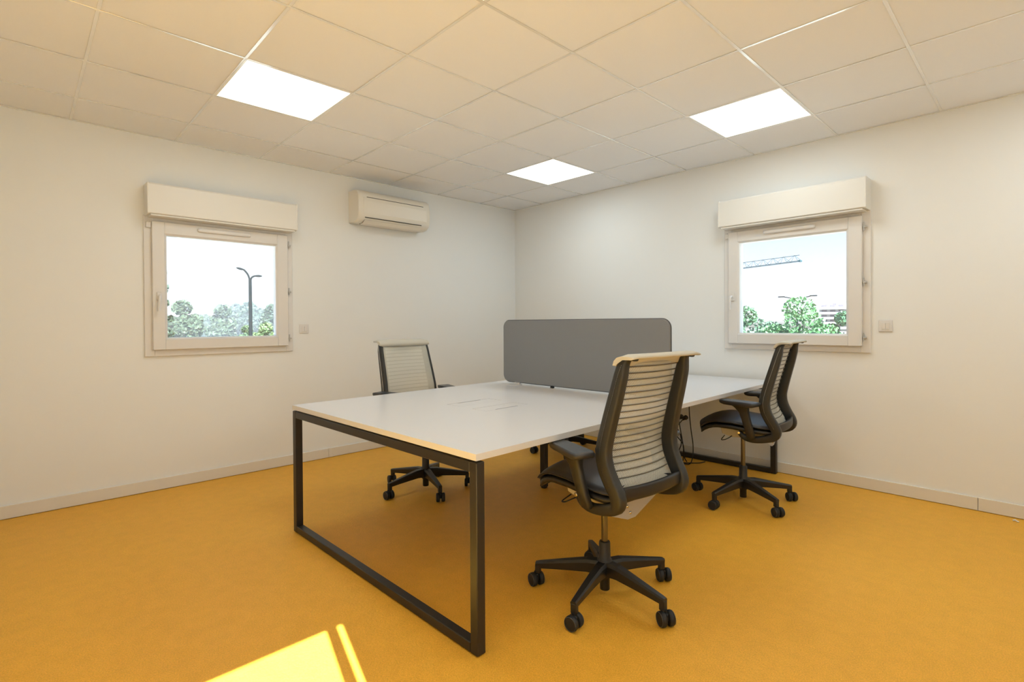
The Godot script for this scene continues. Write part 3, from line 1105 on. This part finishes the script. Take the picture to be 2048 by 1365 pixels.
func build_cables() -> void:
	var defs := [
		["power_cable", "black power cable hanging from the desk to a loop on the floor", [Vector3(2.43, 0.70, 0.30), Vector3(2.438, 0.494, 0.30), Vector3(2.443, 0.403, 0.30), Vector3(2.457, 0.282, 0.30), Vector3(2.472, 0.181, 0.30), Vector3(2.470, 0.08, 0.30), Vector3(2.45, 0.012, 0.31), Vector3(2.40, 0.006, 0.33), Vector3(2.30, 0.006, 0.36)], false],
		["power_cable", "black cable rising behind the nearest chair with a round plug, left of two", [Vector3(2.34, 0.006, 0.26), Vector3(2.335, 0.06, 0.29), Vector3(2.345, 0.11, 0.30), Vector3(2.364, 0.165, 0.30), Vector3(2.355, 0.25, 0.30), Vector3(2.315, 0.319, 0.30), Vector3(2.336, 0.372, 0.30), Vector3(2.362, 0.398, 0.30)], true],
		["power_cable", "black cable rising behind the nearest chair with a round plug, right of two", [Vector3(2.39, 0.006, 0.25), Vector3(2.383, 0.05, 0.28), Vector3(2.387, 0.145, 0.30), Vector3(2.366, 0.185, 0.30), Vector3(2.325, 0.228, 0.30), Vector3(2.315, 0.28, 0.30), Vector3(2.331, 0.316, 0.30), Vector3(2.372, 0.37, 0.30), Vector3(2.402, 0.396, 0.30)], true],
		["power_cable", "thin black cable running down from the desk between the plugs", [Vector3(2.27, 0.70, 0.30), Vector3(2.29, 0.55, 0.30), Vector3(2.315, 0.439, 0.295), Vector3(2.336, 0.379, 0.293), Vector3(2.352, 0.30, 0.295), Vector3(2.379, 0.19, 0.305), Vector3(2.387, 0.12, 0.305), Vector3(2.37, 0.02, 0.28), Vector3(2.32, 0.006, 0.22)], false],
		["power_cable", "black cable lying across the floor in front of the far desk frame", [Vector3(2.20, 0.006, 0.37), Vector3(2.374, 0.006, 0.306), Vector3(2.473, 0.006, 0.224), Vector3(2.50, 0.006, 0.16), Vector3(2.50, 0.006, 0.14)], false],
	]
	for q in defs:
		var o := thing(q[0], q[1], "cable", Vector3.ZERO, 0.0, "black cables below the far desk end")
		var st := stool()
		tube(st, smooth_path(q[2], 5), 0.0042, 7)
		part(o, "cord", st, M.cable)
		if q[3]:
			var a: Vector3 = q[2][-1]
			var dir: Vector3 = (a - q[2][-2]).normalized()
			var xf := Transform3D(Basis(Quaternion(Vector3.UP, dir)), a - dir * 0.03)
			st = stool()
			lathe(st, [Vector2(0.005, 0.0), Vector2(0.009, 0.004), Vector2(0.011, 0.020), Vector2(0.019, 0.026), Vector2(0.020, 0.045), Vector2(0.016, 0.050)], xf, 14)
			part(o, "plug", st, M.cable)

func build_outdoors() -> void:
	var st := stool()
	span(st, Vector3(-400, GROUND - 0.5, -400), Vector3(150, GROUND, 150), 0.0)
	struct_mesh("ground", st, M.lawn, "pale open ground outside below the windows", "ground")
	var olive_green := Color(0.040, 0.058, 0.030)
	var oak_green := Color(0.036, 0.054, 0.030)
	# --- seen through the left window: a belt of hazy trees
	var belt := [   # direction, distance, elevation of the top, spread
		["rounded hazy tree filling the left part of the left window", Vector3(-0.9807, 0, -0.1935), 45.0, 0.0415, 1.75, olive_green, 101],
		["low hazy tree in the skyline gap of the left window", Vector3(-0.9738, 0, -0.2245), 84.0, 0.017, 2.4, oak_green, 102],
		["hazy tree just right of the skyline gap in the left window", Vector3(-0.9675, 0, -0.2505), 58.0, 0.0345, 1.95, olive_green, 103],
		["hazy tree right behind the street lamp pole in the left window", Vector3(-0.957, 0, -0.288), 78.0, 0.0395, 2.9, oak_green, 104],
		["hazy tree at the right edge of the left window", Vector3(-0.9455, 0, -0.3235), 52.0, 0.036, 1.7, oak_green, 105],
		["hazy tree farthest right, cut off by the left window frame", Vector3(-0.937, 0, -0.3495), 66.0, 0.0375, 2.2, oak_green, 106],
		["far hazy tree cut off by the left edge of the left window", Vector3(-0.9885, 0, -0.1515), 66.0, 0.040, 2.4, oak_green, 107],
		["distant hazy tree showing between the street lamp and the skyline gap", Vector3(-0.9625, 0, -0.2712), 96.0, 0.0365, 2.6, oak_green, 108],
	]
	for q in belt:
		var top: float = EYE.y + float(q[2]) * float(q[3]) - GROUND
		tree("hazy_tree", q[0], away(q[1], q[2]), top, q[4], 0.5, q[5], 0.0062 * float(q[2]), 9000, q[6], 30, "tree belt outside the left window")
	tree("green_bush", "bright green bush at the foot of the street lamp", away(Vector3(-0.9497, 0, -0.3132), 19.0), 5.50, 0.60, 3.4, Color(0.085, 0.13, 0.045), 0.060, 5200, 111, 14)
	tree("pale_bush", "pale bush left of the bright bush in the left window", away(Vector3(-0.9585, 0, -0.2851), 25.0), 5.42, 0.62, 3.2, Color(0.055, 0.085, 0.04), 0.075, 4200, 112, 12)
	conifer("cedar_tree", "cedar with flat green branches at the far left of the left window", away(Vector3(-0.986, 0, -0.160), 15.5), 7.15, 0.95, Color(0.035, 0.055, 0.032), 113)
	# summer haze over the park
	for q in [["pale summer haze over the trees outside the left window", Vector3(70, 22, 110), Vector3(-55.0, GROUND + 11.0, -5.0), 0.0034]]:
		var haze := FogVolume.new()
		haze.name = numbered("haze")
		haze.shape = RenderingServer.FOG_VOLUME_SHAPE_BOX
		haze.size = q[1]
		haze.position = q[2]
		var hm := FogMaterial.new()
		hm.density = q[3]
		hm.albedo = Color(0.93, 0.96, 1.0)
		haze.material = hm
		haze.set_meta("kind", "stuff")
		haze.set_meta("label", q[0])
		haze.set_meta("category", "haze")
		add_child(haze)
	# street lamp with two arms
	var lp := away(Vector3(-0.9565, 0, -0.2905), 17.4)
	var l := thing("street_lamp", "dark double arm street lamp outside the left window", "street lamp", lp)
	st = stool()
	tube(st, [Vector3(0, 0, 0), Vector3(0, 3.0, 0), Vector3(0, 6.80, 0)], 0.075, 10, 0, 0.045)
	part(l, "pole", st, M.street)
	var sideways := Vector3(0.2905, 0, -0.9565)
	for q in [[-1.0, 0.17, 0.27, 0.10, 0.19], [1.0, 0.13, 0.09, 0.075, 0.19]]:
		var s: float = q[0]
		st = stool()
		var root := Vector3(0, 6.80, 0)
		var tip: Vector3 = root + sideways * s * float(q[1]) + Vector3(0, q[2], 0)
		tube(st, smooth_path([root - Vector3(0, 0.08, 0), root + sideways * s * float(q[1]) * 0.35 + Vector3(0, q[2] * 0.45, 0), tip]), 0.028, 8)
		part(l, "arm", st, M.street)
		st = stool()
		var bas := Basis(sideways * s, Vector3.UP, (sideways * s).cross(Vector3.UP))
		var rings := []
		for v in [[-0.02, 0.03, 0.02], [0.03, 0.06, 0.035], [0.09, 0.08, 0.045], [0.15, 0.07, 0.035], [0.20, 0.02, 0.012]]:
			var ring := []
			for w in round_rect(v[1] * 2.0, v[2] * 1.4, 0.02, 2):
				ring.append(tip + bas * Vector3(v[0], w.y + 0.22 * v[0] * (1.0 if s < 0 else 0.0), w.x))
			rings.append(ring)
		loft(st, rings, 0, true, true)
		part(l, "lamp_head", st, M.street)
	# --- seen through the right window
	tree("street_tree", "dense green tree at the left of the right window", away(Vector3(-0.373, 0, -0.928), 30.0), 6.3, 1.75, 1.5, Color(0.06, 0.13, 0.06), 0.15, 6500, 121, 10, "trees outside the right window")
	tree("street_tree", "tall bright green tree in the middle of the right window", away(Vector3(-0.2925, 0, -0.9565), 24.0), 6.5, 1.75, 2.0, Color(0.065, 0.175, 0.055), 0.115, 6500, 122, 13, "trees outside the right window")
	tree("street_tree", "small green tree in front of the apartment block", away(Vector3(-0.231, 0, -0.973), 34.0), 6.0, 1.3, 2.0, Color(0.06, 0.15, 0.07), 0.15, 4200, 123, 8, "trees outside the right window")
	tree("street_tree", "low hedge-like tree between the larger trees in the right window", away(Vector3(-0.335, 0, -0.942), 40.0), 5.5, 3.0, 1.5, Color(0.07, 0.13, 0.075), 0.2, 3600, 124, 8, "trees outside the right window")
	var a2 := away(Vector3(-0.2955, 0, -0.9553), 28.0)
	var l2 := thing("street_lamp", "street lamp arms showing just above the bright green tree", "street lamp", a2)
	st = stool()
	tube(st, [Vector3(0, 0, 0), Vector3(0, 6.35, 0)], 0.07, 8, 0, 0.04)
	part(l2, "pole", st, M.street)
	for s in [-1.0, 1.0]:
		st = stool()
		tube(st, smooth_path([Vector3(0, 6.30, 0), Vector3(s * 0.22, 6.50, 0), Vector3(s * 0.58, 6.60, 0)]), 0.022, 6)
		bx(st, Vector3(s * 0.70, 6.61, 0), Vector3(0.30, 0.05, 0.14), 0.02)
		part(l2, "lamp_arm", st, M.street)
	# apartment block with balcony bands and windows
	var bp := away(Vector3(-0.236, 0, -0.9717), 330.0)
	var b := thing("apartment_block", "distant white apartment block with balcony rows", "building", bp, 0.24)
	st = stool()
	span(st, Vector3(-9.5, 0, -9), Vector3(26, 13.6, 9), 0.05)
	part(b, "body", st, M.facade)
	for f in 5:
		st = stool()
		span(st, Vector3(-9.3, 1.2 + f * 2.6, 9.0), Vector3(25.8, 2.4 + f * 2.6, 10.6), 0.03)
		part(b, "balcony", st, M.facade)
		for k in 9:
			st = stool()
			var x := -8.4 + k * 3.8
			span(st, Vector3(x, 2.3 + f * 2.6, 8.95), Vector3(x + 2.4, 3.6 + f * 2.6, 9.1), 0.01)
			part(b, "window", st, M.facade_glass)
	for k in 7:
		st = stool()
		span(st, Vector3(-7.0 + k * 3.6, 13.5, -1), Vector3(-5.4 + k * 3.6, 14.3 + 0.7 * (k % 2), 1), 0.02)
		part(b, "roof_vent", st, M.facade_glass)
	# tower crane: its jib reaches into view, the mast stands left of what the window shows
	var jr := thing("tower_crane", "blue grey lattice crane jib high in the right window", "crane")
	var p0 := away(Vector3(-0.3748, 0, -0.9271), 108.0, EYE.y + 10.2)
	var p1 := away(Vector3(-0.2915, 0, -0.9566), 100.0, EYE.y + 10.2)
	var dir := (p1 - p0).normalized()
	p0 -= dir * 18.0
	var across := dir.cross(Vector3.UP).normalized()
	var length := p0.distance_to(p1)
	var n := int(length / 2.1)
	for s in [-0.5, 0.5]:
		st = stool()
		tube(st, [p0 + across * s, p1 + across * s], 0.055, 5)
		part(jr, "lower_chord", st, M.crane)
	st = stool()
	tube(st, [p0 + Vector3.UP * 1.15, p1 + Vector3.UP * 1.0 - dir * 0.1], 0.05, 5)
	part(jr, "upper_chord", st, M.crane)
	for k in n:
		var a := p0 + dir * length * k / n
		var c := p0 + dir * length * (k + 1) / n
		var top := (a + c) * 0.5 + Vector3.UP * 1.1
		for s in [-0.5, 0.5]:
			st = stool()
			tube(st, [a + across * s, top, c + across * s], 0.036, 4)
			part(jr, "lattice", st, M.crane)
	st = stool()
	bx(st, p0 - Vector3(0, (p0.y - GROUND) * 0.5 - 1.0, 0), Vector3(1.4, p0.y - GROUND + 2.0, 1.4), 0.05)
	part(jr, "mast", st, M.crane)
	st = stool()
	bx(st, p1 + Vector3(0, 0.0, 0), Vector3(0.35, 0.3, 0.9), 0.03)
	part(jr, "end_pulley", st, M.crane)
